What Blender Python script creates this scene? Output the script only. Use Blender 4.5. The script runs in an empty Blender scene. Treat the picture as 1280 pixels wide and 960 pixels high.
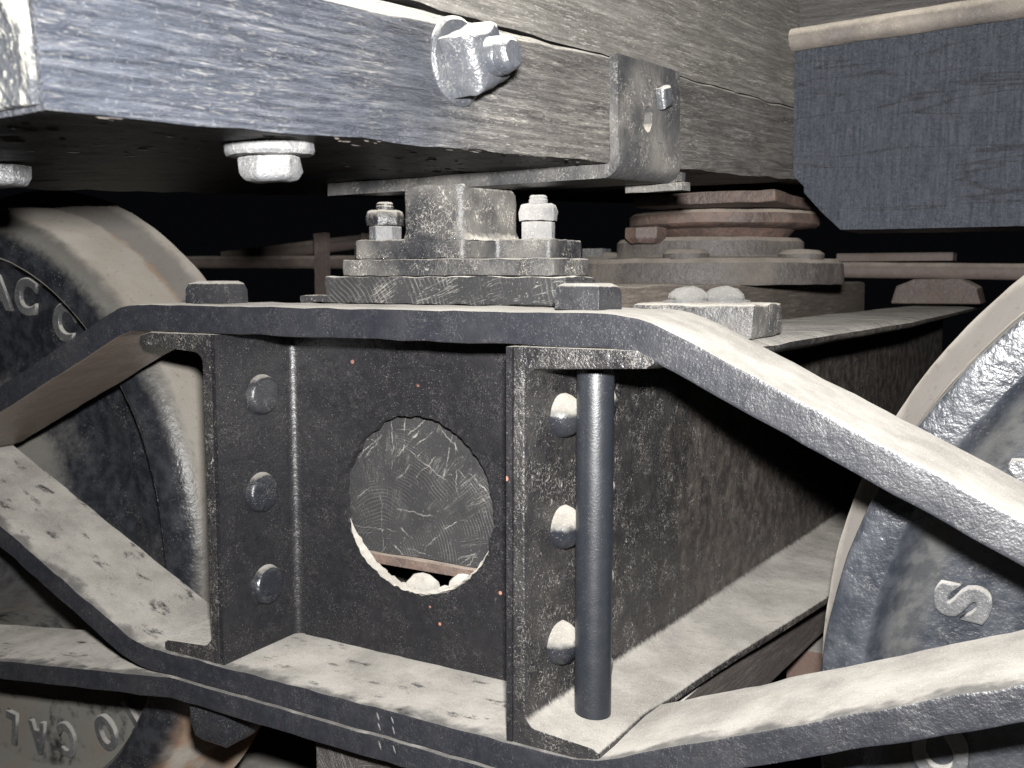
import bpy, bmesh, math, random
from mathutils import Vector, Matrix, noise
random.seed(7)
V = Vector
SC = bpy.context.scene
COL = SC.collection

# ------------------------------------------------------------------ camera
YAW = math.radians(29.868)      # camera looks left of square-on
PIT = math.radians(6.064)       # and slightly down
CAM = V((0.5115, -0.6257, 0.5975))
FW = V((-math.sin(YAW)*math.cos(PIT), math.cos(YAW)*math.cos(PIT), -math.sin(PIT)))
RT = V((math.cos(YAW), math.sin(YAW), 0))
UP = RT.cross(FW)
cd = bpy.data.cameras.new('camera'); cam = bpy.data.objects.new('camera', cd); COL.objects.link(cam)
M = Matrix((RT, UP, -FW)).transposed().to_4x4(); M.translation = CAM
cam.matrix_world = M
cd.sensor_width = 36; cd.lens = 36*1252/1280; cd.clip_start = .01; cd.clip_end = 100
cd.dof.use_dof = True; cd.dof.focus_distance = .80; cd.dof.aperture_fstop = 17
SC.camera = cam
SC.render.resolution_x, SC.render.resolution_y = 1024, 768

# ------------------------------------------------------------------ world: an unlit shed
W = bpy.data.worlds.new('World'); SC.world = W; W.use_nodes = True
W.node_tree.nodes['Background'].inputs[0].default_value = (.6, .65, .8, 1)
W.node_tree.nodes['Background'].inputs[1].default_value = .003
# ------------------------------------------------------------------ the camera's flash, just above the lens
ld = bpy.data.lights.new('flash', 'AREA'); ld.shape = 'RECTANGLE'; ld.size = .034; ld.size_y = .022
ld.energy = 29.5; ld.color = (1, .985, .965)
fl = bpy.data.objects.new('flash', ld); COL.objects.link(fl)
fp = CAM + UP*.062 + RT*.010 + FW*.005
fl.matrix_world = Matrix((RT, UP, -FW)).transposed().to_4x4(); fl.matrix_world.translation = fp
SC.view_settings.view_transform = 'Standard'; SC.view_settings.look = 'None'
SC.view_settings.exposure = 0; SC.view_settings.gamma = 1
SC.cycles.max_bounces = 6; SC.cycles.diffuse_bounces = 3; SC.cycles.glossy_bounces = 3

# ------------------------------------------------------------------ materials
class NT:
    def __init__(s, name):
        s.m = bpy.data.materials.new(name); s.m.use_nodes = True
        s.t = s.m.node_tree; s.n = s.t.nodes; s.l = s.t.links
        s.bsdf = s.n['Principled BSDF']
        s.geo = s.n.new('ShaderNodeNewGeometry')
        s.P = s.geo.outputs['Position']
    def lk(s, a, b):
        if isinstance(a, (int, float)): b.default_value = a
        elif isinstance(a, tuple): b.default_value = a if len(a) != 3 or b.type == 'VECTOR' else (*a, 1)
        else: s.l.new(a, b)
    def math(s, op, a, b=0, c=0, clamp=False):
        n = s.n.new('ShaderNodeMath'); n.operation = op; n.use_clamp = clamp
        for i, v in enumerate((a, b, c)): s.lk(v, n.inputs[i])
        return n.outputs[0]
    def noise(s, scale, detail=3, rough=.55, vec=None, dist=0):
        n = s.n.new('ShaderNodeTexNoise'); s.lk(vec or s.P, n.inputs['Vector'])
        n.inputs['Scale'].default_value = scale; n.inputs['Detail'].default_value = detail
        n.inputs['Roughness'].default_value = rough; n.inputs['Distortion'].default_value = dist
        return n.outputs['Fac']
    def step(s, x, lo, hi):
        n = s.n.new('ShaderNodeMapRange'); n.interpolation_type = 'SMOOTHSTEP'
        s.lk(x, n.inputs[0]); s.lk(lo, n.inputs[1]); s.lk(hi, n.inputs[2]); n.inputs[3].default_value = 0; n.inputs[4].default_value = 1
        return n.outputs[0]
    def mix(s, f, a, b):
        n = s.n.new('ShaderNodeMix'); n.data_type = 'RGBA'
        s.lk(f, n.inputs[0]); s.lk(a, n.inputs[6]); s.lk(b, n.inputs[7]); return n.outputs[2]
    def mixf(s, f, a, b):
        n = s.n.new('ShaderNodeMix'); n.data_type = 'FLOAT'
        s.lk(f, n.inputs[0]); s.lk(a, n.inputs[2]); s.lk(b, n.inputs[3]); return n.outputs[0]
    def axes(s, *vs):                       # remap position on to custom axes (each a scaled direction)
        outs = []
        for v in vs:
            n = s.n.new('ShaderNodeVectorMath'); n.operation = 'DOT_PRODUCT'
            s.lk(s.P, n.inputs[0]); n.inputs[1].default_value = tuple(v); outs.append(n.outputs['Value'])
        c = s.n.new('ShaderNodeCombineXYZ')
        for i, o in enumerate(outs): s.l.new(o, c.inputs[i])
        return c.outputs[0]
    def nz(s):
        x = s.n.new('ShaderNodeSeparateXYZ'); s.l.new(s.geo.outputs['Normal'], x.inputs[0]); return x.outputs[2]
    def xyz(s):
        x = s.n.new('ShaderNodeSeparateXYZ'); s.l.new(s.P, x.inputs[0]); return x.outputs
    def bump(s, h, strength, dist, prev=None):
        n = s.n.new('ShaderNodeBump'); n.inputs['Strength'].default_value = strength; n.inputs['Distance'].default_value = dist
        s.lk(h, n.inputs['Height'])
        if prev is not None: s.l.new(prev, n.inputs['Normal'])
        return n.outputs[0]
    def out(s, col, rough, nrm=None, spec=.5, metal=0, fuzz=.6):
        s.lk(fuzz, s.bsdf.inputs['Diffuse Roughness'])
        s.lk(col, s.bsdf.inputs['Base Color']); s.lk(rough, s.bsdf.inputs['Roughness'])
        s.lk(spec, s.bsdf.inputs['Specular IOR Level']); s.bsdf.inputs['Metallic'].default_value = metal
        if nrm is not None: s.l.new(nrm, s.bsdf.inputs['Normal'])
        return s.m

DUST = (.228, .216, .197)
def metal(name, base=(.009, .010, .014), base2=(.022, .024, .030), rust=0.0, rustc=(.16, .085, .06), up=1.0, lo=.25, hi=.7,
          speck=.5, fluff=.4, film=.15, rough=.36, bump=.5, wipe=0.0, dust=DUST, spec=.75, chips=0, flake=.35, deep=0, bare=None):
    """old black paint over steel with settled dust on whatever faces up"""
    t = NT(name)
    n1 = t.noise(14, 4); n2 = t.noise(70, 4); n3 = t.noise(640, 3); n4 = t.noise(210, 2, .5)
    col = t.mix(t.math('ADD', .12, t.math('MULTIPLY', t.step(t.noise(120, 4, .6), .30, .75), .45)), base, base2)
    if rust: col = t.mix(t.math('MULTIPLY', t.step(t.math('ADD', t.math('MULTIPLY', n1, .6), t.math('MULTIPLY', n2, .4)), .62 - .3*rust, .78 - .3*rust), min(1, rust + .3)), col,
                         t.mix(n3, rustc, tuple(c*.45 for c in rustc)))
    if chips:      # pin-head chips showing red primer
        vo = t.n.new('ShaderNodeTexVoronoi'); vo.inputs['Scale'].default_value = 95; t.l.new(t.P, vo.inputs['Vector'])
        sc = t.n.new('ShaderNodeSeparateColor'); t.l.new(vo.outputs['Color'], sc.inputs[0])
        cm = t.math('MULTIPLY', t.step(vo.outputs['Distance'], .21, .15), t.step(sc.outputs[0], .95, .96))
        col = t.mix(t.math('MULTIPLY', cm, t.math('MULTIPLY', t.step(t.noise(30, 2), .42, .55), t.step(t.xyz()[0], -.10, -.06))), col, (.36, .17, .12))
    if bare: col = t.mix(t.step(t.nz(), -.35, -.7), col, t.mix(n2, bare, tuple(c*.6 for c in bare)))
    # dirt that clings to every face: specks, lint, a thin film
    sp = t.math('MULTIPLY', t.step(n3, .63, .68), t.step(t.noise(26, 3), .36, .62))
    fk = t.noise(1, 3, .6, vec=t.axes((240, 0, 0), (0, 240, 0), (0, 0, 130)), dist=.8)
    fk = t.math('MULTIPLY', t.step(fk, .66, .70), t.step(t.noise(19, 3), .46, .66))
    sp = t.math('MAXIMUM', sp, t.math('MULTIPLY', fk, flake))
    fl_ = t.step(t.math('ABSOLUTE', t.math('SUBTRACT', t.noise(230, 2, .5, dist=.6), .5)), .026, .004)
    fl_ = t.math('MULTIPLY', fl_, t.step(t.noise(45, 2), .42, .62))
    cling = t.math('ADD', t.math('MULTIPLY', sp, speck), t.math('MULTIPLY', fl_, fluff))
    cling = t.math('ADD', cling, t.math('MULTIPLY', t.step(n1, .35, .75), film), clamp=True)
    cling = t.math('MULTIPLY', cling, t.mixf(t.step(t.nz(), -.85, -.25), .35, 1.0))
    if deep:       # brown road dirt on the unpainted inner length of the web
        dd = t.step(t.math('ADD', t.xyz()[1], t.math('MULTIPLY', t.math('SUBTRACT', t.noise(1, 5, .65, vec=t.axes((22, 0, 0), (0, 26, 0), (0, 0, 6))), .5), .40)), .16, .42)
        dd = t.math('MULTIPLY', dd, t.math('ADD', .10, t.math('MULTIPLY', t.step(n2, .35, .7), .20)))
        ddm = t.step(t.math('SUBTRACT', dd, cling), -.02, .05)
        cling = t.math('MAXIMUM', cling, dd, clamp=True)
    # settled dust
    nz = t.math('ADD', t.nz(), t.math('MULTIPLY', t.math('SUBTRACT', n4, .5), .35))
    upm = t.math('MULTIPLY', t.step(nz, lo, hi), up)
    if wipe:
        wp = t.step(t.math('ADD', t.noise(52, 3, .6, vec=t.axes((.55, 0, 0), (0, 1.2, 0), (0, 0, 1))), t.math('MULTIPLY', t.math('SUBTRACT', n3, .5), .22)), .585, .745)
        wp = t.math('MULTIPLY', wp, t.step(t.xyz()[0], .22, .12))
        edge = t.step(t.math('ADD', t.xyz()[1], t.math('MULTIPLY', t.math('SUBTRACT', t.noise(40, 3), .5), .05)), -.002, .013)
        upm = t.math('MULTIPLY', upm, t.mixf(edge, .45, 1.0))
        upm = t.math('MULTIPLY', upm, t.math('SUBTRACT', 1, t.math('MULTIPLY', wp, .6*wipe)), clamp=True)
    d = t.math('MAXIMUM', cling, upm, clamp=True)
    dc = t.mix(t.step(t.noise(16, 5, .65), .3, .7), tuple(c*1.06 for c in dust), tuple(c*.66 for c in dust))
    dc = t.mix(t.math('MULTIPLY', t.step(n3, .56, .70), .40), dc, tuple(c*.45 for c in dust))
    dc = t.mix(t.math('MULTIPLY', t.step(t.noise(900, 2), .60, .68), .6), dc, tuple(min(1, c*1.5) for c in dust))
    dc = t.mix(t.math('MULTIPLY', t.step(t.noise(70, 5, .7), .60, .74), .45), dc, tuple(c*.40 for c in dust))
    if deep: dc = t.mix(t.math('MULTIPLY', ddm, t.step(upm, .5, .2)), dc, (.20, .168, .138))
    col = t.mix(d, col, dc)
    r = t.mixf(d, t.math('ADD', rough, t.math('MULTIPLY', t.math('SUBTRACT', n2, .5), .14)), .95)
    h = t.math('ADD', t.math('MULTIPLY', n3, .25), t.math('ADD', t.math('MULTIPLY', n4, .45), t.math('ADD', t.math('MULTIPLY', n2, .9), t.math('MULTIPLY', t.noise(34, 3, .5), 1.5))))
    nb = t.bump(h, bump, .0024)
    nb = t.bump(t.math('ADD', d, t.math('MULTIPLY', n3, .4)), .35, .0008, nb)
    return t.out(col, r, nb, spec=t.mixf(d, spec, .08), fuzz=t.mixf(d, .2, .8))

PAINT = metal('black_paint')
BARM = metal('archbar_paint', rust=.12, rustc=(.055, .034, .034), speck=.28, fluff=.12, film=.04, rough=.36, bump=.20, bare=(.125, .098, .080), base=(.011, .012, .016), base2=(.026, .027, .033))
BARLOW = metal('lower_bar_paint', speck=.25, fluff=.12, film=.04, rough=.40, bump=.42, wipe=1.35, base=(.010, .011, .015), base2=(.024, .025, .031))
CHAN = metal('channel_paint', speck=.95, fluff=.6, film=.08, rough=.34, bump=.9, flake=1.0, base=(.009, .009, .011), base2=(.030, .027, .026), deep=1)
PLATEM = metal('pocket_plate_paint', base=(.007, .007, .009), speck=.55, fluff=.16, film=.02, rough=.38, bump=.35, chips=1, base2=(.020, .019, .021))
PIPE = metal('pipe_paint', base=(.010, .012, .016), base2=(.014, .016, .021), speck=.1, fluff=.04, film=.0, rough=.40, bump=.07, up=.6, spec=.9)
LEFTBAR = BARM
DUSTY = metal('dusty_casting', speck=.55, fluff=.75, film=.40, rough=.4, bump=.6, lo=.1, hi=.5, base2=(.05, .05, .052), dust=(.33, .31, .275))
BOLTM = metal('bolt_paint', speck=.6, fluff=.3, film=.1, rough=.34, bump=.4, lo=.3, hi=.75)
NUTW = metal('white_dusted_steel', base=(.10, .10, .11), base2=(.16, .16, .165), speck=.9, fluff=.8, film=.95, rough=.5, bump=.8, lo=0, hi=.4, dust=(.40, .39, .37))
PALE = metal('dust_caked_steel', base=(.05, .052, .058), base2=(.095, .095, .10), speck=1, fluff=.9, film=.35, rough=.40, bump=1.0, lo=.1, hi=.5, dust=(.19, .185, .175))
BEAMBOLT = metal('beam_bolt_paint', base=(.026, .029, .036), base2=(.055, .058, .067), speck=.6, fluff=.35, film=.12, rough=.34, bump=.55, lo=.25, hi=.6, dust=(.34, .33, .305))
STRAPM = metal('strap_paint', base=(.020, .021, .024), base2=(.05, .05, .052), speck=.4, fluff=.55, film=.34, rough=.42, bump=.5, lo=.1, hi=.5, dust=(.27, .25, .22))
RUST = metal('rusty_casting', base=(.055, .037, .032), base2=(.10, .064, .054), rust=.5, rustc=(.17, .095, .072), speck=.9, fluff=.5, film=.34, rough=.55, bump=1.0, lo=.1, hi=.6, dust=(.23, .195, .165))
RUSTG = metal('dusty_brown_casting', base=(.055, .048, .048), base2=(.10, .085, .08), rust=.2, rustc=(.15, .095, .075), speck=.9, fluff=.6, film=.6, rough=.55, bump=1.1, lo=.0, hi=.55, dust=(.185, .165, .142))
RUSTROD = metal('rusty_rod', base=(.12, .088, .08), base2=(.19, .15, .135), rust=.3, speck=.4, film=.6, rough=.7, bump=.6, dust=(.27, .23, .20))
RIVETD = metal('dusty_rivet', speck=.3, fluff=.1, film=.08, rough=.26, bump=.2, lo=-.05, hi=.45, dust=(.29, .275, .245))
CLEANRIV = metal('paint_rivet', speck=.5, fluff=.3, film=.08, rough=.33, bump=.45, lo=.55, hi=.95)

def letter_paint():
    return metal('cast_letter', base=(.06, .062, .066), base2=(.10, .10, .105), speck=.4, film=.2, rough=.3, bump=.35, lo=.05, hi=.45, dust=(.33, .32, .30))
LETTER = letter_paint()

def wheel_mat(name, xc, zc, tan0, plate_dust, rust_low, r0=.405, bstr=.45, tone=1.0, b1=(.013, .014, .018), b2=(.032, .034, .040)):
    t = NT(name)
    x, y, z = t.xyz()
    n1 = t.noise(11, 4); n2 = t.noise(60, 4); n3 = t.noise(380, 3); n4 = t.noise(150, 3)
    col = t.mix(t.step(n2, .35, .7), b1, b2)
    # brake dirt baked on the tread
    yy = t.math('ADD', y, t.math('MULTIPLY', t.math('SUBTRACT', n2, .5), .012))
    ax = t.math('SUBTRACT', x, xc); az = t.math('SUBTRACT', z, zc)
    rad = t.math('SQRT', t.math('ADD', t.math('MULTIPLY', ax, ax), t.math('MULTIPLY', az, az)))
    tread = t.math('MULTIPLY', t.step(yy, tan0, tan0 + .022), t.step(rad, r0, r0 + .006))
    throat = t.math('MULTIPLY', t.step(yy, .246, .254), t.step(yy, .279, .270))
    orange = t.math('MULTIPLY', t.step(yy, .242, .247), t.step(yy, .256, .251))
    tanc = t.mix(t.step(n1, .35, .7), (.33, .308, .275), (.27, .245, .212))
    tanc = t.mix(t.math('MULTIPLY', t.step(n4, .6, .75), .5), tanc, (.16, .12, .09))
    tanc = t.mix(t.math('MULTIPLY', throat, .6), tanc, (.10, .095, .095))
    tanc = t.mix(t.math('MULTIPLY', t.math('MULTIPLY', orange, t.step(n1, .45, .65)), .6), tanc, (.22, .155, .105))
    tanc = t.mix(t.math('MULTIPLY', t.step(z, .16, .02), t.step(n1, .38, .62)), tanc, (.24, .14, .08))
    tanc = t.mix(1 - tone, tanc, (.02, .015, .012)) if tone < 1 else tanc
    col = t.mix(tread, col, tanc)
    # dust lying in the hollow of the plate, thicker low down where it can lie
    nz = t.math('ADD', t.nz(), t.math('MULTIPLY', t.math('SUBTRACT', n4, .5), .3))
    up = t.step(nz, .12, .55)
    spots = t.math('MULTIPLY', t.step(n3, .58, .68), t.step(t.noise(22, 3), .4, .7))
    low = t.math('MULTIPLY', t.math('MULTIPLY', t.step(z, .30, .02), t.step(rad, .372, .366)), plate_dust)
    hollow = t.math('MULTIPLY', t.math('MULTIPLY', t.step(rad, .362, .374), t.step(rad, .396, .386)), t.math('MULTIPLY', t.step(yy, .160, .172), .36))
    low = t.math('MAXIMUM', low, hollow)
    d = t.math('MAXIMUM', t.math('MAXIMUM', up, t.math('MULTIPLY', spots, .7)), t.math('MULTIPLY', low, t.math('MAXIMUM', t.step(t.math('ADD', n1, n2), .6, 1.0), t.math('MULTIPLY', hollow, 1.6)), clamp=True), clamp=True)
    d = t.math('MULTIPLY', d, t.math('SUBTRACT', 1, tread))
    dcol = t.mix(t.math('MULTIPLY', t.math('MULTIPLY', t.step(n1, .5, .62), t.step(z, .42, .25)), rust_low), (.125, .120, .108), (.13, .10, .075))
    col = t.mix(d, col, dcol)
    allm = t.math('MAXIMUM', d, tread)
    rimg = t.math('MULTIPLY', t.step(rad, .385, .395), t.step(yy, .185, .172))
    allm = t.math('MULTIPLY', allm, t.math('SUBTRACT', 1, t.math('MULTIPLY', rimg, .6)))
    r = t.mixf(allm, t.math('ADD', .27, t.math('MULTIPLY', n2, .2)), .88)
    h = t.math('ADD', t.math('MULTIPLY', n3, .3), t.math('ADD', t.math('MULTIPLY', n4, .8), t.math('MULTIPLY', n2, .9)))
    nb = t.bump(h, bstr, .0028)
    return t.out(col, r, nb, spec=t.mixf(allm, .5, .1), fuzz=t.mixf(allm, .2, 1.0))
WHEEL_L = wheel_mat('sooty_wheel_iron', -.775, .262, .160, .95, .35, .405, .45, .74)
WHEEL_R = wheel_mat('painted_wheel_iron', .775, .262, .168, .45, .0, .425, .45, .72, (.020, .023, .030), (.044, .048, .056))

def timber(name, along, up_, nrm, base, base2, bright=(.42, .41, .38), amount=.5, rough=.42, bump=1.0, grain=1.0, dist=.003, streak=.5, canvas=0, paint=None):
    """weathered, black-painted timber; grain runs along the given direction"""
    t = NT(name)
    a, u, n = V(along).normalized(), V(up_).normalized(), V(nrm).normalized()
    base_, base2_ = base, base2
    g1 = t.noise(1, 5, .6, vec=t.axes(a*16*grain, u*330*grain, n*330*grain), dist=.6)
    g2 = t.noise(1, 3, .6, vec=t.axes(a*60*grain, u*420*grain, n*420*grain))
    wv = t.noise(1, 4, .62, vec=t.axes(a*7*grain, u*95*grain, n*95*grain), dist=1.1)
    n3 = t.noise(700, 3, .6); n4 = t.noise(1, 4, .65, vec=t.axes(a*70, u*640, n*640), dist=1.5); n5 = t.noise(20, 3)
    col = t.mix(t.step(t.math('ADD', t.math('MULTIPLY', g1, .6), t.math('MULTIPLY', wv, .4)), .3, .7), base, base2)
    pm_ = None
    if paint:       # glossy paint survives towards the end of the stick, worn off further in
        sd = t.n.new('ShaderNodeVectorMath'); sd.operation = 'DOT_PRODUCT'; t.l.new(t.P, sd.inputs[0]); sd.inputs[1].default_value = tuple(a)
        pm_ = t.step(t.math('ADD', sd.outputs['Value'], t.math('MULTIPLY', t.math('SUBTRACT', n5, .5), .14)), paint[1], paint[0])
        col = t.mix(pm_, col, t.mix(t.step(g1, .3, .7), paint[2], paint[3]))
    dust_glint = t.math('ADD', t.math('MULTIPLY', t.step(n4, .54, .64), .6), t.math('MULTIPLY', t.step(g1, .50, .68), streak))  # dust, plus glints on the grain painted as pale streaks
    dust_glint = t.math('MULTIPLY', dust_glint, t.math('MULTIPLY', t.step(n5, .2, .75), amount), clamp=True)
    sp = t.math('MULTIPLY', t.step(n3, .62, .70), amount*.55)
    dust_glint = t.math('MAXIMUM', dust_glint, sp, clamp=True)
    if canvas:      # painted board: even coat, a few long drying checks, glints painted as pale specks
        ck = t.noise(1, 3, .5, vec=t.axes(a*2.2, u*30, n*30), dist=.3)
        ck = t.step(t.math('ABSOLUTE', t.math('SUBTRACT', ck, .5)), .012, .002)
        swc = t.noise(1, 3, .6, vec=t.axes(a*330, u*26, n*26))
        col = t.mix(t.step(t.math('ADD', t.math('MULTIPLY', t.noise(300, 4, .7), .5), t.math('MULTIPLY', swc, .5)), .35, .65), base, base2)
        col = t.mix(t.math('MULTIPLY', ck, .45), col, (.01, .009, .009))
        dust_glint = t.math('MULTIPLY', t.step(t.noise(760, 2, .5), .62, .70), .22)
    if pm_ is not None: dust_glint = t.math('MULTIPLY', dust_glint, t.math('SUBTRACT', 1, t.math('MULTIPLY', pm_, .58)))
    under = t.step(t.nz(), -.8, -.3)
    dust_glint = t.math('MULTIPLY', dust_glint, under)
    col = t.mix(under, (.005, .0045, .0045), col)  # downward faces blackened: their shade is put into the colour
    nzm = t.math('MULTIPLY', t.step(t.math('ADD', t.nz(), t.math('MULTIPLY', t.math('SUBTRACT', n4, .5), .4)), .25, .7), .95)
    dust_glint = t.math('MAXIMUM', dust_glint, nzm, clamp=True)
    col = t.mix(dust_glint, col, bright)
    h = t.math('ADD', t.math('MULTIPLY', g1, 1.1), t.math('ADD', t.math('MULTIPLY', g2, .5), t.math('ADD', t.math('MULTIPLY', n4, .5), t.math('MULTIPLY', wv, .7))))
    if canvas:      # sawn face under paint: saw marks across the grain, paint grit
        sw = t.noise(1, 2, .5, vec=t.axes(a*420, u*40, n*40))
        h = t.math('ADD', t.math('MULTIPLY', h, .16), t.math('ADD', t.math('MULTIPLY', sw, .45), t.math('MULTIPLY', t.noise(480, 4, .65), .95)))
    nb = t.bump(h, bump, dist)
    nb = t.bump(n3, .5, .0008, nb)
    r = t.mixf(dust_glint, t.math('ADD', rough, t.math('MULTIPLY', t.math('SUBTRACT', n4, .5), .3)), .8)
    return t.out(col, r, nb, spec=t.mixf(under, .05, .5))

def end_grain(name, cx, cz, base=(.018, .018, .020), base2=(.048, .047, .047), scale=1.0, amount=.6, bright=(.34, .325, .30), lines=0):
    """sawn end of a timber: growth rings, radial checks, saw scratches (all in the XZ plane)"""
    t = NT(name)
    x, y, z = t.xyz()
    dx = t.math('SUBTRACT', x, cx); dz = t.math('SUBTRACT', z, cz)
    r = t.math('SQRT', t.math('ADD', t.math('MULTIPLY', dx, dx), t.math('MULTIPLY', dz, dz)))
    r2 = t.math('ADD', r, t.math('MULTIPLY', t.noise(14, 2), .02))
    ring = t.math('SINE', t.math('MULTIPLY', r2, 1700*scale))
    ring = t.math('MULTIPLY', t.step(ring, .3, 1.0), t.step(t.noise(26, 3), .45, .65))
    ang = t.math('ARCTAN2', dz, dx)
    c = t.n.new('ShaderNodeCombineXYZ'); t.lk(t.math('MULTIPLY', ang, 16), c.inputs[0]); t.lk(t.math('MULTIPLY', r, 5), c.inputs[1])
    chk = t.step(t.math('ABSOLUTE', t.math('SUBTRACT', t.noise(3, 4, .6, vec=c.outputs[0]), .5)), .022, .003)
    s1 = t.noise(1, 4, .65, vec=t.axes((12, 0, 4), (0, 1, 0), (-50, 0, 420)))
    s2 = t.noise(1, 4, .65, vec=t.axes((400, 0, -60), (0, 1, 0), (3, 0, 18)))
    scr = t.math('MAXIMUM', t.step(s1, .68, .74), t.step(s2, .70, .76))
    n3 = t.noise(420, 3); n5 = t.noise(24, 3)
    if lines:
        wx = t.math('ADD', x, t.math('MULTIPLY', t.math('SUBTRACT', t.noise(45, 4, .65), .5), .013))
        wz = t.math('ADD', z, t.math('MULTIPLY', t.math('SUBTRACT', t.noise(51, 4, .65), .5), .013))
        rs = random.Random(5); acc = None
        for k in range(34):
            an = rs.choice((0.02, 1.52, .75, 1.0, 2.5, .6)) + rs.uniform(-.18, .18); ln = rs.uniform(.008, .032); w = rs.uniform(.0004, .0009)
            px, pz = cx + rs.uniform(-.03, .13), cz + rs.uniform(-.01, .13); c_, s_ = math.cos(an), math.sin(an)
            al = t.math('ADD', t.math('MULTIPLY', wx, c_), t.math('MULTIPLY_ADD', wz, s_, -(px*c_ + pz*s_)))
            ac = t.math('ADD', t.math('MULTIPLY', wx, -s_), t.math('MULTIPLY_ADD', wz, c_, px*s_ - pz*c_))
            m = t.math('MULTIPLY', t.step(t.math('ABSOLUTE', ac), w, w*.3), t.step(t.math('ABSOLUTE', al), ln, ln*.6))
            acc = m if acc is None else t.math('MAXIMUM', acc, m)
        scr = t.math('MAXIMUM', t.math('MULTIPLY', scr, .9), t.math('MULTIPLY', acc, t.math('MULTIPLY', t.step(t.noise(130, 2), .34, .58), .75)))
    br = t.math('MAXIMUM', t.math('MULTIPLY', ring, .16), t.math('MAXIMUM', t.math('MULTIPLY', t.math('MULTIPLY', chk, t.step(t.noise(34, 2), .5, .6)), .4), t.math('MULTIPLY', scr, .75)))
    br = t.math('MAXIMUM', br, t.math('MULTIPLY', t.step(n3, .62, .72), .3))
    br = t.math('MULTIPLY', br, t.math('ADD', .5, t.math('MULTIPLY', t.step(n5, .3, .7), amount)), clamp=True)
    nzm = t.step(t.math('ADD', t.nz(), t.math('MULTIPLY', t.math('SUBTRACT', n3, .5), .3)), .3, .7)
    br = t.math('MAXIMUM', br, nzm, clamp=True)
    col = t.mix(br, t.mix(n5, base, base2), bright)
    h = t.math('ADD', t.math('MULTIPLY', ring, -.3), t.math('ADD', t.math('MULTIPLY', chk, -.8), t.math('ADD', t.math('MULTIPLY', scr, .4), n3)))
    return t.out(col, t.mixf(br, .42, .85), t.bump(h, .6, .0012))

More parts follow.
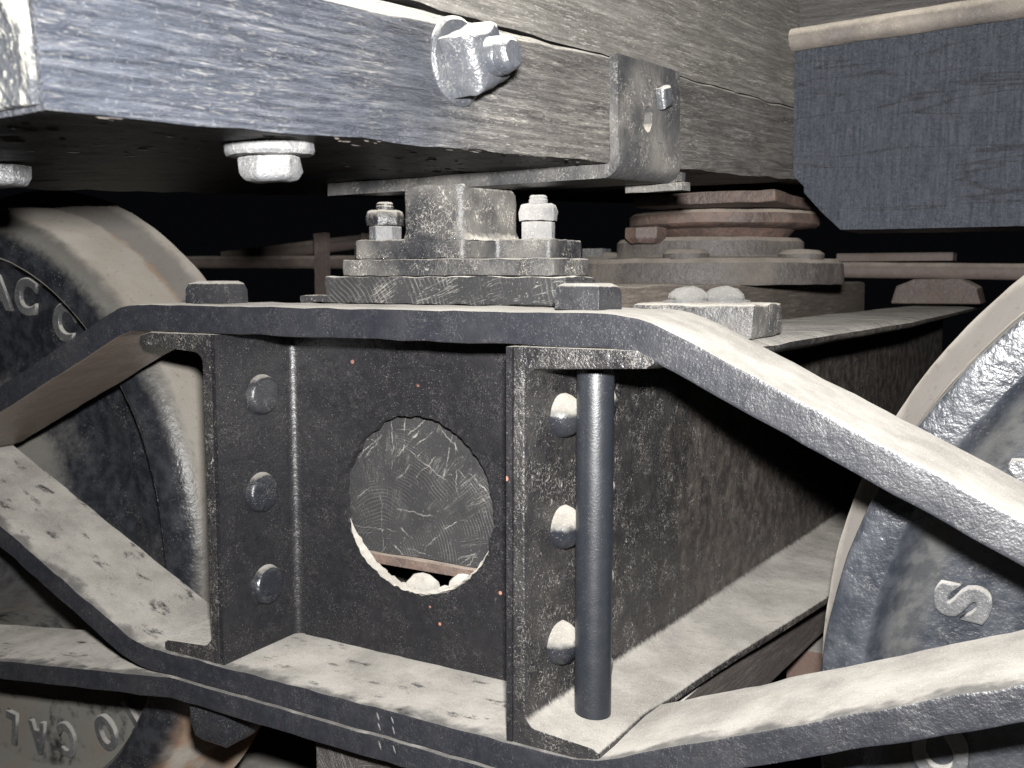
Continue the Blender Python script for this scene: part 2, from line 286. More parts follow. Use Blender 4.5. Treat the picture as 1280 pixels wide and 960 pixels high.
# ------------------------------------------------------------------ mesh builder
def T0(x, y, z): return V((x, y, z))
class B:
    def __init__(s, T=None): s.bm = bmesh.new(); s.T = T or T0
    def v(s, *p): return s.bm.verts.new(s.T(*p))
    def f(s, vs):
        try: return s.bm.faces.new(vs)
        except ValueError: return None
    def box(s, x0, x1, y0, y1, z0, z1):
        q = [s.v(x, y, z) for x in (x0, x1) for y in (y0, y1) for z in (z0, z1)]
        for i in ((0, 1, 3, 2), (4, 6, 7, 5), (0, 4, 5, 1), (2, 3, 7, 6), (0, 2, 6, 4), (1, 5, 7, 3)): s.f([q[k] for k in i])
        return s
    def loft(s, rings, closed=True, caps=True):
        """rings: lists of (x,y,z) of equal length"""
        R = [[s.v(*p) for p in r] for r in rings]; n = len(R[0])
        for a, b in zip(R, R[1:]):
            for i in range(n if closed else n-1): s.f([a[i], a[(i+1) % n], b[(i+1) % n], b[i]])
        if caps and closed:
            s.f(R[0][::-1]); s.f(R[-1])
        return s
    def ribbon(s, top, t, y0, y1, ny=4):
        """a flat bar bent along the polyline top (x,z); thickness t below it; width y0..y1"""
        n = len(top); low = []
        for i, (x, z) in enumerate(top):
            a = top[max(0, i-1)]; b = top[min(n-1, i+1)]
            d = V((b[0]-a[0], b[1]-a[1])).normalized(); low.append((x + d.y*t, z - d.x*t))
        rings = []
        for (x, z), (u, w) in zip(top, low):
            r = [(x, y0 + (y1-y0)*k/ny, z) for k in range(ny+1)] + [(u, y1 + (y0-y1)*k/ny, w) for k in range(ny+1)]
            rings.append(r)
        return s.loft(rings)
    def rod(s, p0, p1, r, n=20, rings=1, r1=None, bend=None):
        p0, p1 = V(p0), V(p1); d = (p1-p0).normalized()
        a = d.orthogonal().normalized(); b = d.cross(a); L = []
        for k in range(rings+1):
            f = k/rings; c = p0.lerp(p1, f); rr = r + ((r1 if r1 else r)-r)*f
            if bend: c = c + bend(f)
            L.append([tuple(c + (a*math.cos(2*math.pi*i/n) + b*math.sin(2*math.pi*i/n))*rr) for i in range(n)])
        return s.loft(L)
    def head(s, c, axis, prof, n=24, up=(0, 0, 1), sq=None, rot=0):
        """a solid of revolution (or n-gon, sq) about axis from c: prof = (radius, height) pairs"""
        c, d = V(c), V(axis).normalized(); a = V(up) - d*V(up).dot(d)
        a = a.normalized() if a.length > 1e-3 else d.orthogonal().normalized()
        b = d.cross(a); L = []; m = sq or n
        for r, h in prof:
            L.append([tuple(c + d*h + (a*math.cos(2*math.pi*(i+.5)/m + rot) + b*math.sin(2*math.pi*(i+.5)/m + rot))*max(r, 1e-4)/(math.cos(math.pi/m) if sq else 1)) for i in range(m)])
        return s.loft(L)
    def lathe(s, prof, cx, cz, n=200, a0=0, a1=2*math.pi):
        """profile of (r, y) about the axle (parallel to Y)"""
        full = abs(a1-a0-2*math.pi) < 1e-6; R = []
        for k in range(n if full else n+1):
            a = a0 + (a1-a0)*k/n
            R.append([s.v(cx + r*math.cos(a), y, cz + r*math.sin(a)) for r, y in prof])
        m = len(R)
        for k in range(m if full else m-1):
            p, q = R[k], R[(k+1) % m]
            for i in range(len(prof)-1): s.f([p[i], p[i+1], q[i+1], q[i]])
        return s
    def holed(s, x0, x1, z0, z1, y0, y1, cx, cz, r, n=72, jit=0.0, rz=None):
        """plate in the XZ plane with a round (flame cut) hole"""
        ins, outs = [], []
        angs = sorted([2*math.pi*k/n for k in range(n)] + [math.atan2(z-cz, x-cx) % (2*math.pi) for x in (x0, x1) for z in (z0, z1)])
        for a in angs:
            c, q = math.cos(a), math.sin(a); ts = []
            if c > 1e-9: ts.append((x1-cx)/c)
            if c < -1e-9: ts.append((x0-cx)/c)
            if q > 1e-9: ts.append((z1-cz)/q)
            if q < -1e-9: ts.append((z0-cz)/q)
            t = min(ts); j = 1 + jit*(noise.noise(V((c*6, q*6, 3.1))) + .6*noise.noise(V((c*17, q*17, 1.3))))
            ins.append((cx + c*r*j, cz + q*(rz or r)*j)); outs.append((cx + c*t, cz + q*t))
        g = lambda pts, y: [s.v(x, y, z) for x, z in pts]
        mids = [((a[0]*.75+b[0]*.25), (a[1]*.75+b[1]*.25)) for a, b in zip(ins, outs)]
        layers = [g(outs, y0), g(mids, y0), g(ins, y0), g(ins, y1), g(outs, y1)]
        m = len(angs)
        for A, Bq in zip(layers, layers[1:] + layers[:1]):
            for i in range(m): s.f([A[i], A[(i+1) % m], Bq[(i+1) % m], Bq[i]])
        return s
    def finish(s, name, mat, parent=None, bevel=0.0, seg=2, cut=0.0, amp=0.0, freq=60, sharp=35, smooth=True):
        bm = s.bm
        bmesh.ops.remove_doubles(bm, verts=bm.verts, dist=1e-6)
        bmesh.ops.recalc_face_normals(bm, faces=bm.faces)
        if cut:
            for _ in range(5):
                es = [e for e in bm.edges if e.calc_length() > cut]
                if not es: break
                bmesh.ops.subdivide_edges(bm, edges=es, cuts=1, use_grid_fill=True)
        if bevel:
            es = [e for e in bm.edges if len(e.link_faces) == 2 and e.calc_face_angle(0) > math.radians(38)]
            bmesh.ops.bevel(bm, geom=es, offset=bevel, segments=seg, profile=.6, affect='EDGES', clamp_overlap=True)
        if amp:
            for v in bm.verts:
                p = v.co; v.co = p + noise.noise_vector(p*freq)*amp + noise.noise_vector(p*freq*3.3 + V((5, 2, 1)))*amp*.45
        for e in bm.edges:
            if len(e.link_faces) == 2 and e.calc_face_angle(0) > math.radians(sharp): e.smooth = False
        for f in bm.faces: f.smooth = smooth
        me = bpy.data.meshes.new(name); bm.to_mesh(me); bm.free()
        me.materials.append(mat)
        o = bpy.data.objects.new(name, me); COL.objects.link(o)
        if parent: o.parent = parent
        if smooth:
            w = o.modifiers.new('wn', 'WEIGHTED_NORMAL'); w.keep_sharp = True; w.weight = 80
        return o
def thing(name, label, cat, group=None):
    o = bpy.data.objects.new(name, None); COL.objects.link(o); o.empty_display_size = .05
    o['label'] = label; o['category'] = cat
    if group: o['group'] = group
    return o
def tag(o, label, cat, group=None):
    o['label'] = label; o['category'] = cat
    if group: o['group'] = group
    return o
def again(o, parent, loc=(0, 0, 0)):
    c = o.copy(); COL.objects.link(c); c.parent = parent; c.location = o.location + V(loc); return c
def fillet(pts, rad, n=10):
    out = [pts[0]]
    for a, b, c in zip(pts, pts[1:], pts[2:]):
        a, b, c = V(a), V(b), V(c); u = (a-b).normalized(); w = (c-b).normalized()
        ang = u.angle(w); d = rad/math.tan(ang/2); p0 = b+u*d; p1 = b+w*d
        for k in range(n+1):
            f = k/n; q = p0*(1-f)**2 + b*2*f*(1-f) + p1*f*f; out.append((q.x, q.y))
    out.append(pts[-1]); return out
def dense(pts, step):
    out = []
    for a, b in zip(pts, pts[1:]):
        n = max(1, int(math.dist(a, b)/step))
        out += [(a[0]+(b[0]-a[0])*k/n, a[1]+(b[1]-a[1])*k/n) for k in range(n)]
    return out + [pts[-1]]

# ================================================================== ground
g = B().box(-6, 6, -4, 8, -.45, -.34).finish('ground', metal('ground_dirt', base=(.10, .085, .07), base2=(.16, .14, .115), film=.5, up=.3, rough=.9, bump=1, dust=(.22, .19, .16)), smooth=False)
g['kind'] = 'structure'
rm = RUSTROD
rl = B()
rl.loft([[(x, .205+dy, -.168+dz) for dy, dz in ((-.03, 0), (.03, 0), (.032, -.03), (.008, -.045), (.008, -.13), (.06, -.145), (.06, -.165), (-.06, -.165), (-.06, -.145), (-.008, -.13), (-.008, -.045), (-.032, -.03))] for x in (-3, 3)])
tag(rl.finish('rail', rm, bevel=.003), 'rusty rail below the truck under both near wheels', 'rail')

# ================================================================== truck side frame
truck = thing('railway_truck', 'black riveted arch bar truck frame between the two wheels, dusty on its upper faces', 'truck frame')
BW = .106
top = dense(fillet([(-.60, .4215), (-.262, .5735), (.250, .5735), (.60, .4070)], .12), .012)
top = [(-.86, .4215), (-.72, .4215)] + top + [(.72, .4070), (.86, .4070)]
o = B().ribbon(top, .0245, 0, BW).finish('top_arch_bar', BARM, truck, bevel=.0026, amp=.0011, freq=38)
low = dense(fillet([(-.60, .4065-.008), (-.262, .2490), (.213, .2490), (.60, .4180-.005)], .10), .012)
low = [(-.86, .3975), (-.72, .3975)] + low + [(.72, .410), (.86, .410)]
lowbar = B().ribbon(low, .0225, -.0012, BW).finish('lower_arch_bar', BARLOW, truck, bevel=.0024, amp=.0012, freq=36)
tie = dense(fillet([(-.86, .140), (-.215, .2255), (.215, .2255), (.86, .140)], .10), .014)
B().ribbon(tie, .0205, -.0025, BW).finish('tie_bar', BARLOW, truck, bevel=.0024, amp=.0011, freq=36)
# chisel marks matching the two bars
pm = B()
for x in (.0270, .0415):
    for z, dx, y in ((.2420, 0, -.0013), (.2335, .0012, -.0013), (.2185, .0026, -.0026)):
        k_ = random.uniform(.8, 1.2)
        pm.loft([[(x+dx+.0008*math.cos(q)*g+.0012*f, y-.0008*math.sin(q)*g, z-.0034*k_*f) for q in (0, 1.05, 2.1, 3.14, 4.7)] for f, g in ((-1, .2), (-.4, 1), (.4, .9), (1, .2))])
pm.finish('punch_mark', PALE, lowbar)

# journal boxes at the ends of the bars (just outside the picture)
for sx in (-1, 1):
    j = B(); xc = sx*.79
    j.loft([[(xc+dx*s_, y, .275+dz*s_) for dx, dz in ((-.07, -.09), (.07, -.09), (.085, -.07), (.085, .10), (.07, .115), (-.07, .115), (-.085, .10), (-.085, -.07))] for y, s_ in ((-.06, .85), (-.05, 1), (.10, 1), (.12, .8))])
    jb = j.finish('journal_box', PAINT, truck, bevel=.004)
    B().box(xc-.07, xc+.07, -.072, -.060, .19, .37).finish('lid', PAINT, jb, bevel=.006)

# --- transom channels: web in the YZ plane, flanges turned away from the pocket
def lin(t, x):
    for a, b in zip(t, t[1:]):
        if x <= b[0]: return a[1] + (b[1]-a[1])*(x-a[0])/(b[0]-a[0])
    return t[-1][1]
topedge = [(0, .262), (.02, .268), (.136, .298), (.35, .308), (.63, .332), (1.0, .336), (1.5, .34)]
botedge = [(0, .2235), (.08, .2275), (.20, .245), (.44, .286), (.8, .300), (1.5, .300)]
def channel(sgn, bend):
    rings = []
    ys = [0, .012, .03, .05, .08, .11, .136, .17, .2, .24, .29, .35, .44, .53, .63, .75, .88, 1.0, 1.2, 1.45]
    for y in ys:
        sh = .075*y if bend else 0
        te = lin(topedge, y) if bend else .2455 + .03*min(y/.136, 1)
        be = lin(botedge, y) if bend else .2235 + .02*min(y/.136, 1)
        if not bend and y == 0: te = .241
        w0, w1 = .1525+sh, .1625+sh
        tz0 = .5365
        p = [(w0, .2497), (w0, .5483), (te-.012, .5483), (te, .5450), (te, tz0+.004), (te-.006, tz0)]
        c = []
        for k in range(7):                     # inner fillet, top
            a = math.pi/2*k/6; c.append((w1+.012-.012*math.sin(a), tz0-.004-.012+.012*math.cos(a)))
        p += c
        c = []
        for k in range(7):                     # inner fillet, bottom
            a = math.pi/2*k/6; c.append((w1+.012-.012*math.cos(a), .2640+.012-.012*math.sin(a)))
        p += c + [(be-.004, .2605), (be, .2575), (be, .2510), (be-.003, .2497)]
        rings.append([(sgn*x, y, z) for x, z in p])
    return B().loft(rings)
chr_ = channel(1, True).finish('transom_channel', CHAN, truck, bevel=.0018, seg=2, amp=.0011, freq=42)
chl = channel(-1, False).finish('transom_channel', CHAN, truck, bevel=.0018, seg=2, amp=.0009, freq=42)

# --- the pocket plate: a bent plate riveted between the channels, with a flame-cut hole
hp = B().holed(-.1385, .1385, .2475, .5475, .0985, .105, -.004, .3935, .0815, n=150, jit=.030)
for s_ in (-1, 1):
    for a, b in ((0, 8),):
        L = []
        for z in (.2500, .5480):
            ring = []
            for k in range(9):
                q = math.pi/2*k/8; ring.append((s_*(.1385+.0085*math.sin(q)), .0985-.0085*(1-math.cos(q)), z))
            ring.append((s_*.147, .0005, z)); ring.append((s_*.1520, .0005, z))
            for k in range(9):
                q = math.pi/2*(8-k)/8; ring.append((s_*(.1385+.0135*math.sin(q)), .105-.015*(1-math.cos(q)), z))
            L.append(ring)
        hp.loft(L)
plate = hp.finish('pocket_plate', PLATEM, truck, bevel=0, amp=.0007, freq=40)
# rivets
r0 = B().head((0, 0, 0), (1, 0, 0), [(.0190, -.002), (.0188, .0012), (.0174, .0052), (.0155, .0068), (.0125, .0075), (.006, .0077), (.0, .0077)], n=32).finish('rivet', CLEANRIV, plate, amp=.0005, freq=160)
r0.location = (-.147, .056, .490)
for y, z in ((.052, .399), (.056, .310)):
    c = again(r0, plate); c.location = (-.147, y, z)
d0 = B().head((0, 0, 0), (1, 0, 0), [(.0172, -.003), (.0172, .0006), (.0160, .0052), (.0132, .0098), (.0084, .0132), (.0035, .0147), (.0, .0150)], n=32).finish('rivet', RIVETD, chr_, amp=.0006, freq=140)
d0.location = (.1665, .053, .4925)
for y, z in ((.054, .405), (.050, .3135), (.108, .497), (.107, .425), (.107, .350), (.106, .277)):
    c = again(d0, chr_); c.location = (.1625+.075*y, y, z)
# dust that has slumped on to the lip of the hole
dm = B()
rg = []
for k in range(91):
    f = k/90; a = math.radians(196 + 140*f); e = min(1, 6*f, 6*(1-f))
    tk = (.0012 + .0034*abs(noise.noise(V((a*5, 1, 2)))) + .0026*abs(noise.noise(V((a*14, 4, 2)))))*e + .0003
    rr = .0812 + .0012*noise.noise(V((a*9, 7, 3)))
    c, q = math.cos(a), math.sin(a); r_ = []
    for m in range(8):
        b = 2*math.pi*m/8; u = rr - tk*.45 + tk*math.cos(b)*.62; y = .1015 + (.0052*e + .0006)*math.sin(b)
        r_.append((-.004 + u*c, y, .3935 + u*q))
    rg.append(r_)
dm.loft(rg)
for (x, z, s_) in ((-.016, .3165, .017), (.034, .325, .018), (.010, .3125, .012)):
    dm.head((x, .124, z-.008), (0, 0, 1), [(s_, 0), (s_*.9, s_*.35), (s_*.5, s_*.7), (.001, s_*.85)], n=9)
o = dm.finish('dust_crust', metal('grey_dust', base=DUST, base2=(.36, .34, .305), film=1, rough=.95, bump=.8, dust=(.40, .38, .34)), plate, amp=.0009, freq=190); o['kind'] = 'stuff'

# --- column bolts, pipe spacer and nuts
def sq_head(name, x, y, z, w, h, d, mat, parent, rot=0):
    return B().head((x, y, z), (0, 0, d), [(w/2, 0), (w/2, h*.62), (w/2*.90, h*.90), (w/2*.70, h)], sq=4, up=(1, 0, 0), rot=rot).finish(name, mat, parent, bevel=.0011, cut=.010, amp=.0006, freq=110)
sq_head('bolt_head', -.200, .056, .5738, .040, .0205, 1, BOLTM, truck, .03)
sq_head('bolt_head', .187, .054, .5738, .0375, .0195, 1, BOLTM, truck, -.05)
for x in (-.198, .190):
    sq_head('nut', x+(.004 if x < 0 else 0), .046, .2045, .0480, .052, -1, BOLTM, truck, .02)
B().head((.1945, .052, .2600), (0, 0, 1), [(.0141, 0), (.0141, .09), (.0141, .18), (.0141, .2745)], n=40).finish('pipe_spacer', PIPE, truck, bevel=.0006, cut=.012, amp=.00008, freq=30)
B().head((-.200, .056, .2600), (0, 0, 1), [(.0120, 0), (.0120, .2745)], n=24).finish('pipe_spacer', PIPE, truck)
# riveted plate on the top flange
rp = B().box(.186, .287, .140, .226, .5490, .5765).finish('gusset_plate', DUSTY, truck, bevel=.004, cut=.02, amp=.0012, freq=60)
for x, y in ((.214, .196), (.240, .212)):
    B().head((x, y, .5765), (0, 0, 1), [(.0235, -.002), (.0225, .0012), (.0180, .0022), (.0165, .0070), (.0115, .0118), (.004, .0138), (0, .0140)], n=28).finish('rivet', PALE, rp, amp=.0008, freq=130)
# spring plank and brake gear seen through the gaps low down
WOODX = timber('sooty_plank', (0, 1, 0), (0, 0, 1), (1, 0, 0), (.035, .030, .028), (.06, .05, .046), amount=.15, rough=.7, bump=.5)
EG3 = end_grain('plank_end_grain', .0, .05, base=(.028, .025, .024), base2=(.05, .045, .042))
B().box(-.077, .130, .040, 1.45, .10, .2035).finish('spring_plank', EG3, truck, bevel=.003)
L = [[(x+.075*y, y, z) for x, z in ((.10, .235), (.214, .235), (.214, .174), (.10, .174))] for y in (.16, .6, 1.4)]
B().loft(L).finish('bottom_plank', WOODX, truck, bevel=.003)

# ================================================================== truck bolster
bol = thing('truck_bolster', 'dark timber truck bolster with a block of iron side bearing bolted on its end', 'bolster')
EGB = end_grain('bolster_end_grain', -.055, .335, scale=1.25, lines=1)
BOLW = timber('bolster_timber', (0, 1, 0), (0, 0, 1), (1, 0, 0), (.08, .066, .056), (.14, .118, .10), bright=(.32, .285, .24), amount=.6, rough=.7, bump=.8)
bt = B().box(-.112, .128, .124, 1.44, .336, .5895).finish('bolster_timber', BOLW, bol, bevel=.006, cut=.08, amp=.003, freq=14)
B().box(-.111, .127, .1195, .1238, .338, .5720).finish('end_face', EGB, bol, bevel=.001, cut=.03, amp=.0012, freq=60)
B().box(-.112, .128, .1190, .40, .3265, .3355).finish('bottom_strap', RUST, bol, bevel=.001, amp=.001)
EGP = end_grain('packing_end_grain', -.16, .52, scale=.8, amount=.9, bright=(.42, .40, .36))
B().box(-.114, .1395, .110, .168, .5740, .5985).finish('packing_plank', EGP, bol, bevel=.0022, cut=.012, amp=.0016, freq=60)
B().box(-.152, -.100, .118, .160, .5740, .5800).finish('wood_splinter', EGP, bol, bevel=.001, cut=.01, amp=.002)
B().box(-.086, .1325, .102, .170, .5992, .6135).finish('bearing_plate', DUSTY, bol, bevel=.0014, cut=.012, amp=.0010, freq=70)
sb = B()
plan = [(-.120, .158), (-.083, .156), (-.074, .103), (.040, .103), (.0455, .110), (.0455, .152), (.050, .156), (.090, .156), (.1010, .166), (.1010, .222), (-.120, .222)]
plan = fillet([( -.05, .222)] + [(-.120, .222), (-.120, .158), (-.081, .157), (-.073, .103), (.0455, .103), (.0455, .157), (.1010, .157), (.1010, .222)] + [(.05, .222)], .0065, 5)
sb.loft([[(x, y, z) for x, y in plan] for z in (.6140, .6175, .6315)])
side = sb.finish('side_bearing', DUSTY, bol, bevel=.0022, cut=.010, amp=.0009, freq=80)
blk = fillet([(.0, .20)] + [(-.0195, .20), (-.0195, .1028), (.0453, .1028), (.0453, .20)] + [(.02, .20)], .010, 6)
fl2 = [(1.12, .6300), (1.05, .6335), (1.0, .640), (1.0, .655), (1.0, .6735), (.94, .6770)]
cx0, cy0 = .013, .150
B().loft([[(cx0+(x-cx0)*k, cy0+(y-cy0)*k if y > .12 else y, z) for x, y in blk] for k, z in fl2]).finish('bearing_block', DUSTY, side, cut=.010, amp=.0009, freq=80)
for x, y, a, b in ((-.101, .187, DUSTY, 0), (.073, .186, NUTW, .3)):
    B().head((x, y, .6315), (0, 0, 1), [(.0140, 0), (.0140, .0165)], sq=6, up=(1, 0, 0), rot=b).finish('nut', NUTW, side, bevel=.0012, amp=.0007, freq=140)
    B().head((x, y, .6485), (0, 0, 1), [(.0165, 0), (.0170, .008), (.0150, .0145), (.0130, .0155)], sq=6 if b == 0 else 8, up=(1, 0, 0), rot=.25).finish('nut', a, side, bevel=.0012, cut=.007, amp=.0009, freq=140)
    B().head((x, y, .6640), (0, 0, 1), [(.0088, 0), (.0088, .0035), (.0080, .0042), (.0083, .0062), (.007, .0078)], n=16).finish('bolt_end', a, side, amp=.0006, freq=160)
# centre plate on the bolster
cp = B().head((.030, .785, .5885), (0, 0, 1), [(.186, 0), (.188, .006), (.186, .028), (.180, .034), (.15, .036), (.134, .037), (.133, .040), (.133, .058), (.128, .063), (.10, .064)], n=72).finish('centre_plate', RUSTG, bol, amp=.0011, freq=30)
for a in (math.radians(-82), math.radians(-20), math.radians(-160)):
    B().head((.03+.155*math.cos(a), .785+.155*math.sin(a), .6235), (0, 0, 1), [(.030, -.002), (.030, .005), (.024, .010), (.006, .012)], n=24).finish('boss', RUSTG, cp, amp=.001, freq=80)
B().head((-.118, .72, .6225), (0, 0, 1), [(.016, 0), (.016, .017)], sq=4, up=(1, 0, 0)).finish('nut', PALE, cp, bevel=.001)

# ================================================================== the car body above
body = thing('car_underframe', 'grey weathered timber underframe of the car body resting above the truck', 'underframe')
P0 = V((.183, .100, .675))
DV = V((.06342, .99672, .05032)).normalized(); NV = V((DV.y, -DV.x, 0)).normalized(); UV = NV.cross(DV).normalized()
if UV.z < 0: UV = -UV
def TB(a, b, c): return P0 + DV*a + NV*b + UV*c       # along the beam, out of its face, up
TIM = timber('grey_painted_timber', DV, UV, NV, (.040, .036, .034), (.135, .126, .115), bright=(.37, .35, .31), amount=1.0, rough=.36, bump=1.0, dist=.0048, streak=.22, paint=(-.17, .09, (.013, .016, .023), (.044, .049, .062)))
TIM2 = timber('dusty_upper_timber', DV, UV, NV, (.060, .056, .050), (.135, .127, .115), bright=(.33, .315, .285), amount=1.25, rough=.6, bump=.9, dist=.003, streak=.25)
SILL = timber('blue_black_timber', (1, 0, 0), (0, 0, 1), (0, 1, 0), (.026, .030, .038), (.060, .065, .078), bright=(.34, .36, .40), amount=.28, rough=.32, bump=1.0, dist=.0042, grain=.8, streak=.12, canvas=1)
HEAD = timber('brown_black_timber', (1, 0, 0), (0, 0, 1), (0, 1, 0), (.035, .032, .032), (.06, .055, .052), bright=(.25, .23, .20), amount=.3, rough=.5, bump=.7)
EGM = NT('beam_end_grain')
def beam_end():
    t = EGM
    n1 = t.noise(1, 4, .6, vec=t.axes((90, 0, 60), (0, 30, 0), (-30, 0, 26)), dist=1.0); n3 = t.noise(380, 3)
    d = t.math('MULTIPLY', t.step(n1, .46, .62), .8); d = t.math('MAXIMUM', d, t.math('MULTIPLY', t.step(n3, .58, .68), .6))
    return t.out(t.mix(d, (.03, .032, .036), (.21, .205, .18)), t.mixf(d, .4, .8), t.bump(t.math('ADD', n1, t.math('MULTIPLY', n3, .4)), 1, .004))
beam_end()
def timber_box(name, a0, a1, b0, b1, c0, c1, mat, par, bevel=.004, amp=.0016, step=.014, T=TB, chamfer=0.0):
    """a long stick built as a loft so that it can carry small undulations"""
    na = max(2, int((a1-a0)/step)); rings = []
    for k in range(na+1):
        a = a0 + (a1-a0)*k/na; r = []
        ch = chamfer*(1 - .8*min(1, max(0, (a+.26)/.24)))
        pts = [(b0, c0), (b1, c0), (b1, c1-ch), (b1-ch, c1), (b0, c1)] if ch else [(b0, c0), (b1, c0), (b1, c1), (b0, c1)]
        for i, (p, q) in enumerate(zip(pts, pts[1:] + pts[:1])):
            m = max(1, int(math.dist(p, q)/.02))
            r += [(a, p[0]+(q[0]-p[0])*j/m, p[1]+(q[1]-p[1])*j/m) for j in range(m)]
        rings.append(r)
    return B(T).loft(rings).finish(name, mat, par, bevel=bevel, amp=amp, freq=26)
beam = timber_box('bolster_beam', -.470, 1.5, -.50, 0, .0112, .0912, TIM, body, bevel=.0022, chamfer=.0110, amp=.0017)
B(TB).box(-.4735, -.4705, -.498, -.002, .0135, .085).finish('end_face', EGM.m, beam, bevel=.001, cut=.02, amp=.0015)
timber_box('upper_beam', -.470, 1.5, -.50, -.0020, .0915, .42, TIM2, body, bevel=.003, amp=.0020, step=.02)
# strap bent under the beam
st = B(lambda x, y, z: TB(x, y, z))
st2 = B(lambda x, y, z: TB(x, -y, z)).holed(0, .1155, .030, .0925, -.0075, -.0002, .052, .0475, .0085, n=28, rz=.0105)
prof = []
for k in range(9):
    q = math.pi/2*k/8; prof.append((-.0075+.0160*math.cos(q), .0155-.0160*math.sin(q)))
outer = [(.0085, .030)] + prof + [(-.30, -.0005)]
inner = [(-.30, .0108), (-.0078, .0108)] + [(-.0078+.0080*math.sin(math.pi/2*k/6), .0188-.0080*math.cos(math.pi/2*k/6)) for k in range(7)] + [(.0002, .030)]
pr = outer + inner
st2.T = TB
st2.loft([[(a, b, c) for b, c in pr] for a in (0, .03, .06, .09, .1155)])
strap = st2.finish('iron_strap', STRAPM, body, bevel=0, amp=.0010, freq=60)
B(TB).box(.026, .078, -.006, -.0012, .03, .065).finish('hole_back', PALE, strap)
nutm = B()
nutm.head(TB(.0745, .0082, .0665), NV, [(.0085, 0), (.0085, .0060), (.0068, .0078)], sq=4, up=UV, rot=.25)
nutm.finish('nut', BEAMBOLT, strap, bevel=.0010, cut=.006, amp=.0006, freq=150)
clip = B(TB); clip.box(.118, .146, -.05, -.001, .000, .0090); clip.box(.122, .142, -.05, .006, -.0075, -.0005)
clip.finish('clip', DUSTY, strap, bevel=.001, cut=.012, amp=.0012)
# the big bolt through the beam, near the left
ctr = TB(-.197, 0, .0630)
wz = B().head(ctr, NV, [(.0265, -.002), (.0265, .0018), (.0245, .0034), (.010, .0038)], n=40).finish('washer', BEAMBOLT, beam, amp=.0006, freq=120)
B().head(ctr + NV*.0036, NV, [(.0178, 0), (.0178, .0170), (.0158, .0215), (.0125, .0235)], sq=4, up=UV, rot=math.radians(22)).finish('nut', BEAMBOLT, beam, bevel=.0016, cut=.007, amp=.0011, freq=110)
B().head(ctr + NV*.0272, NV, [(.0112, -.002), (.0112, .0050), (.0104, .0062), (.0110, .0080), (.0102, .0125), (.0080, .0145)], n=18, up=UV).finish('bolt_end', BEAMBOLT, beam, amp=.0010, freq=130)
# bolts under the beam
for b, a in ((-.046, -.310), (-.250, -.345)):
    q = TB(a, b, .0085 if b > -.2 else .0150)
    if b > -.2: B().head(q, -UV, [(.0240, -.004), (.0245, .0020), (.0233, .0040), (.010, .0044)], n=40).finish('washer', PALE, beam, amp=.0007, freq=90)
    B().head(q - UV*.0045, -UV, [(.0150, 0), (.0152, .0080), (.0130, .0125), (.0085, .0135)], sq=6, up=DV, rot=.12).finish('nut', PALE, beam, bevel=.0018, cut=.009, amp=.0010, freq=100)
# splinters hanging from the rough sawn underside of the beam
spl = B()
for k in range(260):
    b = -random.random()**1.7*.17 - .002; a = random.uniform(-.465, .08)
    p0 = TB(a, b, .0118); l_ = random.uniform(.003, .014); w_ = random.uniform(.0002, .0004); h_ = random.uniform(.0004, .0012)
    spl.loft([[tuple(p0 + DV*(l_*f) + NV*(w_*x*g) - UV*(h_*y*g)) for x, y in ((-1, -.5), (1, -.5), (.3, 1))] for f, g in ((0, .2), (.3, 1), (.8, 1), (1, .2))])
o = spl.finish('splinters', WOODX, beam, smooth=False); o['kind'] = 'stuff'
# cross sill with cut corner, header plank and the round rod between them
SY = .538
sl = B(); pl = [(.209, .862), (.212, .713), (.224, .700), (.2235, .693), (.266, .650), (1.6, .650), (1.6, .862)]
sl.loft([[(x, y, z) for x, z in pl] for y in (SY, SY+.11)])
sl.finish('cross_sill', SILL, body, bevel=.0016, cut=.05, amp=.0010, freq=30)
B().box(.200, 1.6, SY+.016, SY+.11, .866, 1.10).finish('header_plank', HEAD, body, bevel=.002)
B().rod((.186, SY-.006, .8605), (1.6, SY-.006, .914), .0125, n=24, rings=60).finish('truss_rod', metal('dusty_rod', base=(.07, .06, .055), base2=(.13, .11, .10), speck=.9, film=.8, rough=.7, bump=.8, lo=.0, hi=.6, dust=(.38, .34, .285)), body, amp=.0012, freq=60)
# body centre plate under the beam
bc = B().head((.050, .785, .6640), (0, 0, 1), [(.090, -.012), (.10, 0), (.128, .002), (.133, .006), (.133, .019), (.128, .023), (.06, .024)], n=72).finish('body_centre_plate', RUST, body, amp=.0011, freq=30)
B().box(-.012, .176, .60, .97, .6890, .7040).finish('centre_strap', RUST, body, bevel=.004, cut=.03, amp=.0016, freq=30)
B().head((-.012, .648, .6620), (0, 0, -1), [(.024, -.002), (.024, .012), (.018, .019)], sq=6, up=(1, 0, 0), rot=.1).finish('nut', RUST, bc, bevel=.002, amp=.001)

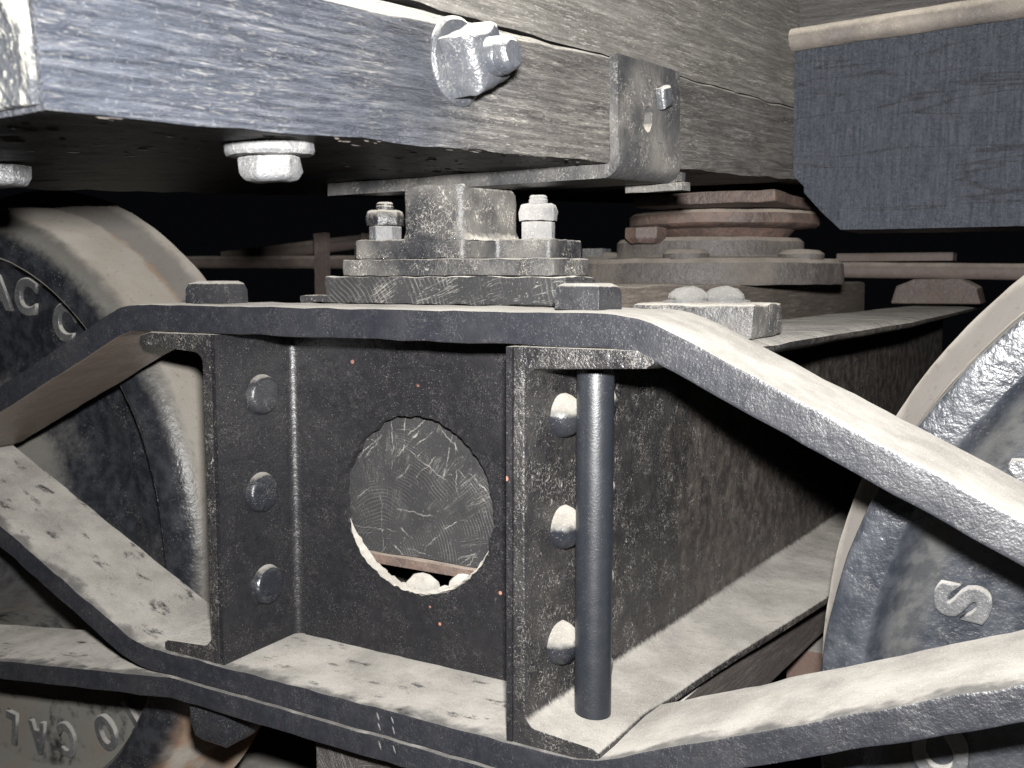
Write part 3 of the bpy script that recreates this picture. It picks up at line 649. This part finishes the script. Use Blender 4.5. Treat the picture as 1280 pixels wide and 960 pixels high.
# ================================================================== wheels
def glyph(ch, size, parent, mat, pos, xdir, ydir, ndir, ext=.0035, squeeze=1.0, bold=.0016):
    cu = bpy.data.curves.new('letter', 'FONT'); cu.body = ch; cu.size = size; cu.extrude = ext; cu.bevel_depth = .0016; cu.bevel_resolution = 2
    cu.align_x = 'CENTER'; cu.align_y = 'CENTER'; cu.offset = bold; cu.resolution_u = 6
    to = bpy.data.objects.new('letter', cu); COL.objects.link(to)
    bpy.context.view_layer.update()
    me = bpy.data.meshes.new_from_object(to.evaluated_get(bpy.context.evaluated_depsgraph_get()))
    bpy.data.objects.remove(to); bpy.data.curves.remove(cu)
    Mx = Matrix((V(xdir)*squeeze, V(ydir), V(ndir))).transposed().to_4x4(); Mx.translation = V(pos)
    me.transform(Mx); me.materials.clear(); me.materials.append(mat)
    for v in me.vertices: v.co += noise.noise_vector(v.co*90)*.0006
    for p in me.polygons: p.use_smooth = True
    o = bpy.data.objects.new('letter', me); COL.objects.link(o); o.parent = parent
    return o
back = [(.434, .250), (.438, .259), (.448, .267), (.456, .276), (.458, .287), (.452, .297), (.432, .301), (.36, .301), (.30, .275), (.12, .29), (.10, .32), (.0, .32)]
profL = [(0, .085), (.085, .085), (.105, .092), (.115, .115), (.125, .180), (.150, .208), (.200, .226), (.245, .230), (.270, .2225), (.300, .2220), (.338, .2210), (.350, .2160), (.360, .196), (.3675, .168), (.3705, .1590), (.3715, .1600), (.3730, .1572), (.378, .1552), (.394, .1555), (.405, .1585), (.416, .1655), (.4235, .176), (.428, .19), (.431, .215)]
profR = [(0, .085), (.085, .085), (.105, .092), (.115, .115), (.125, .170), (.150, .190), (.200, .197), (.30, .195), (.345, .192), (.365, .189), (.380, .183), (.390, .174), (.397, .162), (.400, .1565), (.403, .1550), (.428, .1550), (.4315, .1562), (.4325, .159), (.434, .19), (.436, .22)]
def wheel(prof, xc, zc, mat, label):
    w = thing('wheel', label, 'wheel', 'iron truck wheels')
    p = prof + back
    f = []                                    # finer rings so the noise can lump the casting
    for a, b in zip(p, p[1:]):
        n = max(1, int(math.dist(a, b)/.012)); f += [(a[0]+(b[0]-a[0])*k/n, a[1]+(b[1]-a[1])*k/n) for k in range(n)]
    f.append(p[-1])
    B().lathe(f, xc, zc, n=260).finish('wheel_body', mat, w, amp=.0010, freq=26)
    B().rod((xc, -.03, zc), (xc, 1.4, zc), .058, n=32).finish('axle', RUSTROD, w)
    return w
wl = wheel(profL, -.775, .262, WHEEL_L, 'sooty black iron wheel on the left with a broad tan dusty tread')
wr = wheel(profR, .775, .262, WHEEL_R, 'blue black iron wheel on the right with a raised letter S cast on it')
def on_wheel(ch, w, xc, zc, r, deg, y, size, squeeze=.8, lean=0, bold=.0016):
    a = math.radians(deg); px, pz = xc+r*math.cos(a), zc+r*math.sin(a); c, s_ = math.cos(a+math.radians(lean)), math.sin(a+math.radians(lean))
    glyph(ch, size, w, LETTER, (px, y, pz), (s_, 0, -c), (c, 0, s_), (0, -1, 0), squeeze=squeeze, bold=bold)
for ch, a in (('A', 91.5), ('C', 81), ('C', 65.5), ('C', -73), ('A', -85), ('L', -96)):
    on_wheel(ch, wl, -.775, .262, .312 if a < 70 and a < 0 or a > 70 else .304, a, .222, .064, .72 if a < 0 else 1.0)
for ch, a, r_, y_ in (('T', -45.5, .326, .220), ('O', -57, .320, .2205)):
    on_wheel(ch, wl, -.775, .262, r_, a, y_, .064, .72)
B().head((-.6575, .2235, .0530), (0, -1, 0), [(.009, -.004), (.009, .004), (.006, .007), (0, .008)], n=14).finish('dot', LETTER, wl)
for ch, a in (('S', 164.9), ('C', 186.0), ('A', 146.5)):
    on_wheel(ch, wr, .775, .262, .345, a, .190, .050, 1.10, 9, .0015)

# ================================================================== brake gear and odds and ends in the dark
tag(B().rod((-1.75, 1.30, .640), (-.95, 1.30, .634), .016, n=16, rings=30).finish('brake_rod', RUSTROD, amp=.001), 'thin brown brake rod crossing the dark behind the left wheel', 'rod', 'brake rods')
tag(B().rod((.05, 1.20, .612), (1.1, 1.20, .597), .0135, n=16, rings=30).finish('brake_rod', RUSTROD, amp=.001), 'thin brown brake rod behind the transom under the dark sill', 'rod', 'brake rods')
tag(B().rod((-1.60, 1.42, .650), (-1.05, 1.9, .745), .020, n=12, rings=10).finish('brake_pull_rod', RUSTROD, amp=.001), 'faint slanting rod above the brake rod in the dark', 'rod')
lev = thing('brake_lever', 'grey brake lever standing in the dark left of the side bearing', 'lever')
B().box(-1.135, -1.095, 1.27, 1.285, .545, .705).finish('arm', RUSTROD, lev, bevel=.003, cut=.03, amp=.002)
B().box(-1.045, -1.000, 1.34, 1.36, .545, .705).finish('arm', RUSTROD, lev, bevel=.003, cut=.03, amp=.002)
tag(B().box(.10, .30, 1.30, 1.36, .627, .642).finish('flat_bar', RUSTROD, bevel=.002), 'flat rusty bar lying behind the centre plate above the brake rod', 'bar')
hb = B(); hb.loft([[(x, y, .555+h*s_) for x, h in ((.225, 0), (.232, .028), (.26, .040), (.33, .040), (.355, .026), (.362, 0))] for y, s_ in ((1.14, 1), (1.24, 1))])
tag(hb.finish('rusty_bracket', RUST, bevel=.004, amp=.002), 'low rusty bracket on the far end of the transom flange', 'bracket')
tag(B().box(.20, 1.2, .62, .72, .03, .13).finish('brake_beam', metal('brown_beam', base=(.12, .075, .06), base2=(.17, .11, .085), rust=.4, rustc=(.22, .12, .085), film=.2, rough=.8, bump=.5), bevel=.004, cut=.06, amp=.002), 'reddish brown brake beam low behind the right wheel', 'beam')
bd = B(); bd.loft([[(x, y, z) for x, y in ((-.66, .50), (-.52, .40), (-.28, .55), (-.42, .75))] for z in (-.200, -.160)])
tag(bd.finish('board', metal('tan_board', base=(.30, .25, .19), base2=(.38, .32, .25), film=.5, rough=.9, bump=.5), bevel=.003), 'tan dusty board end low beneath the left nut', 'board')
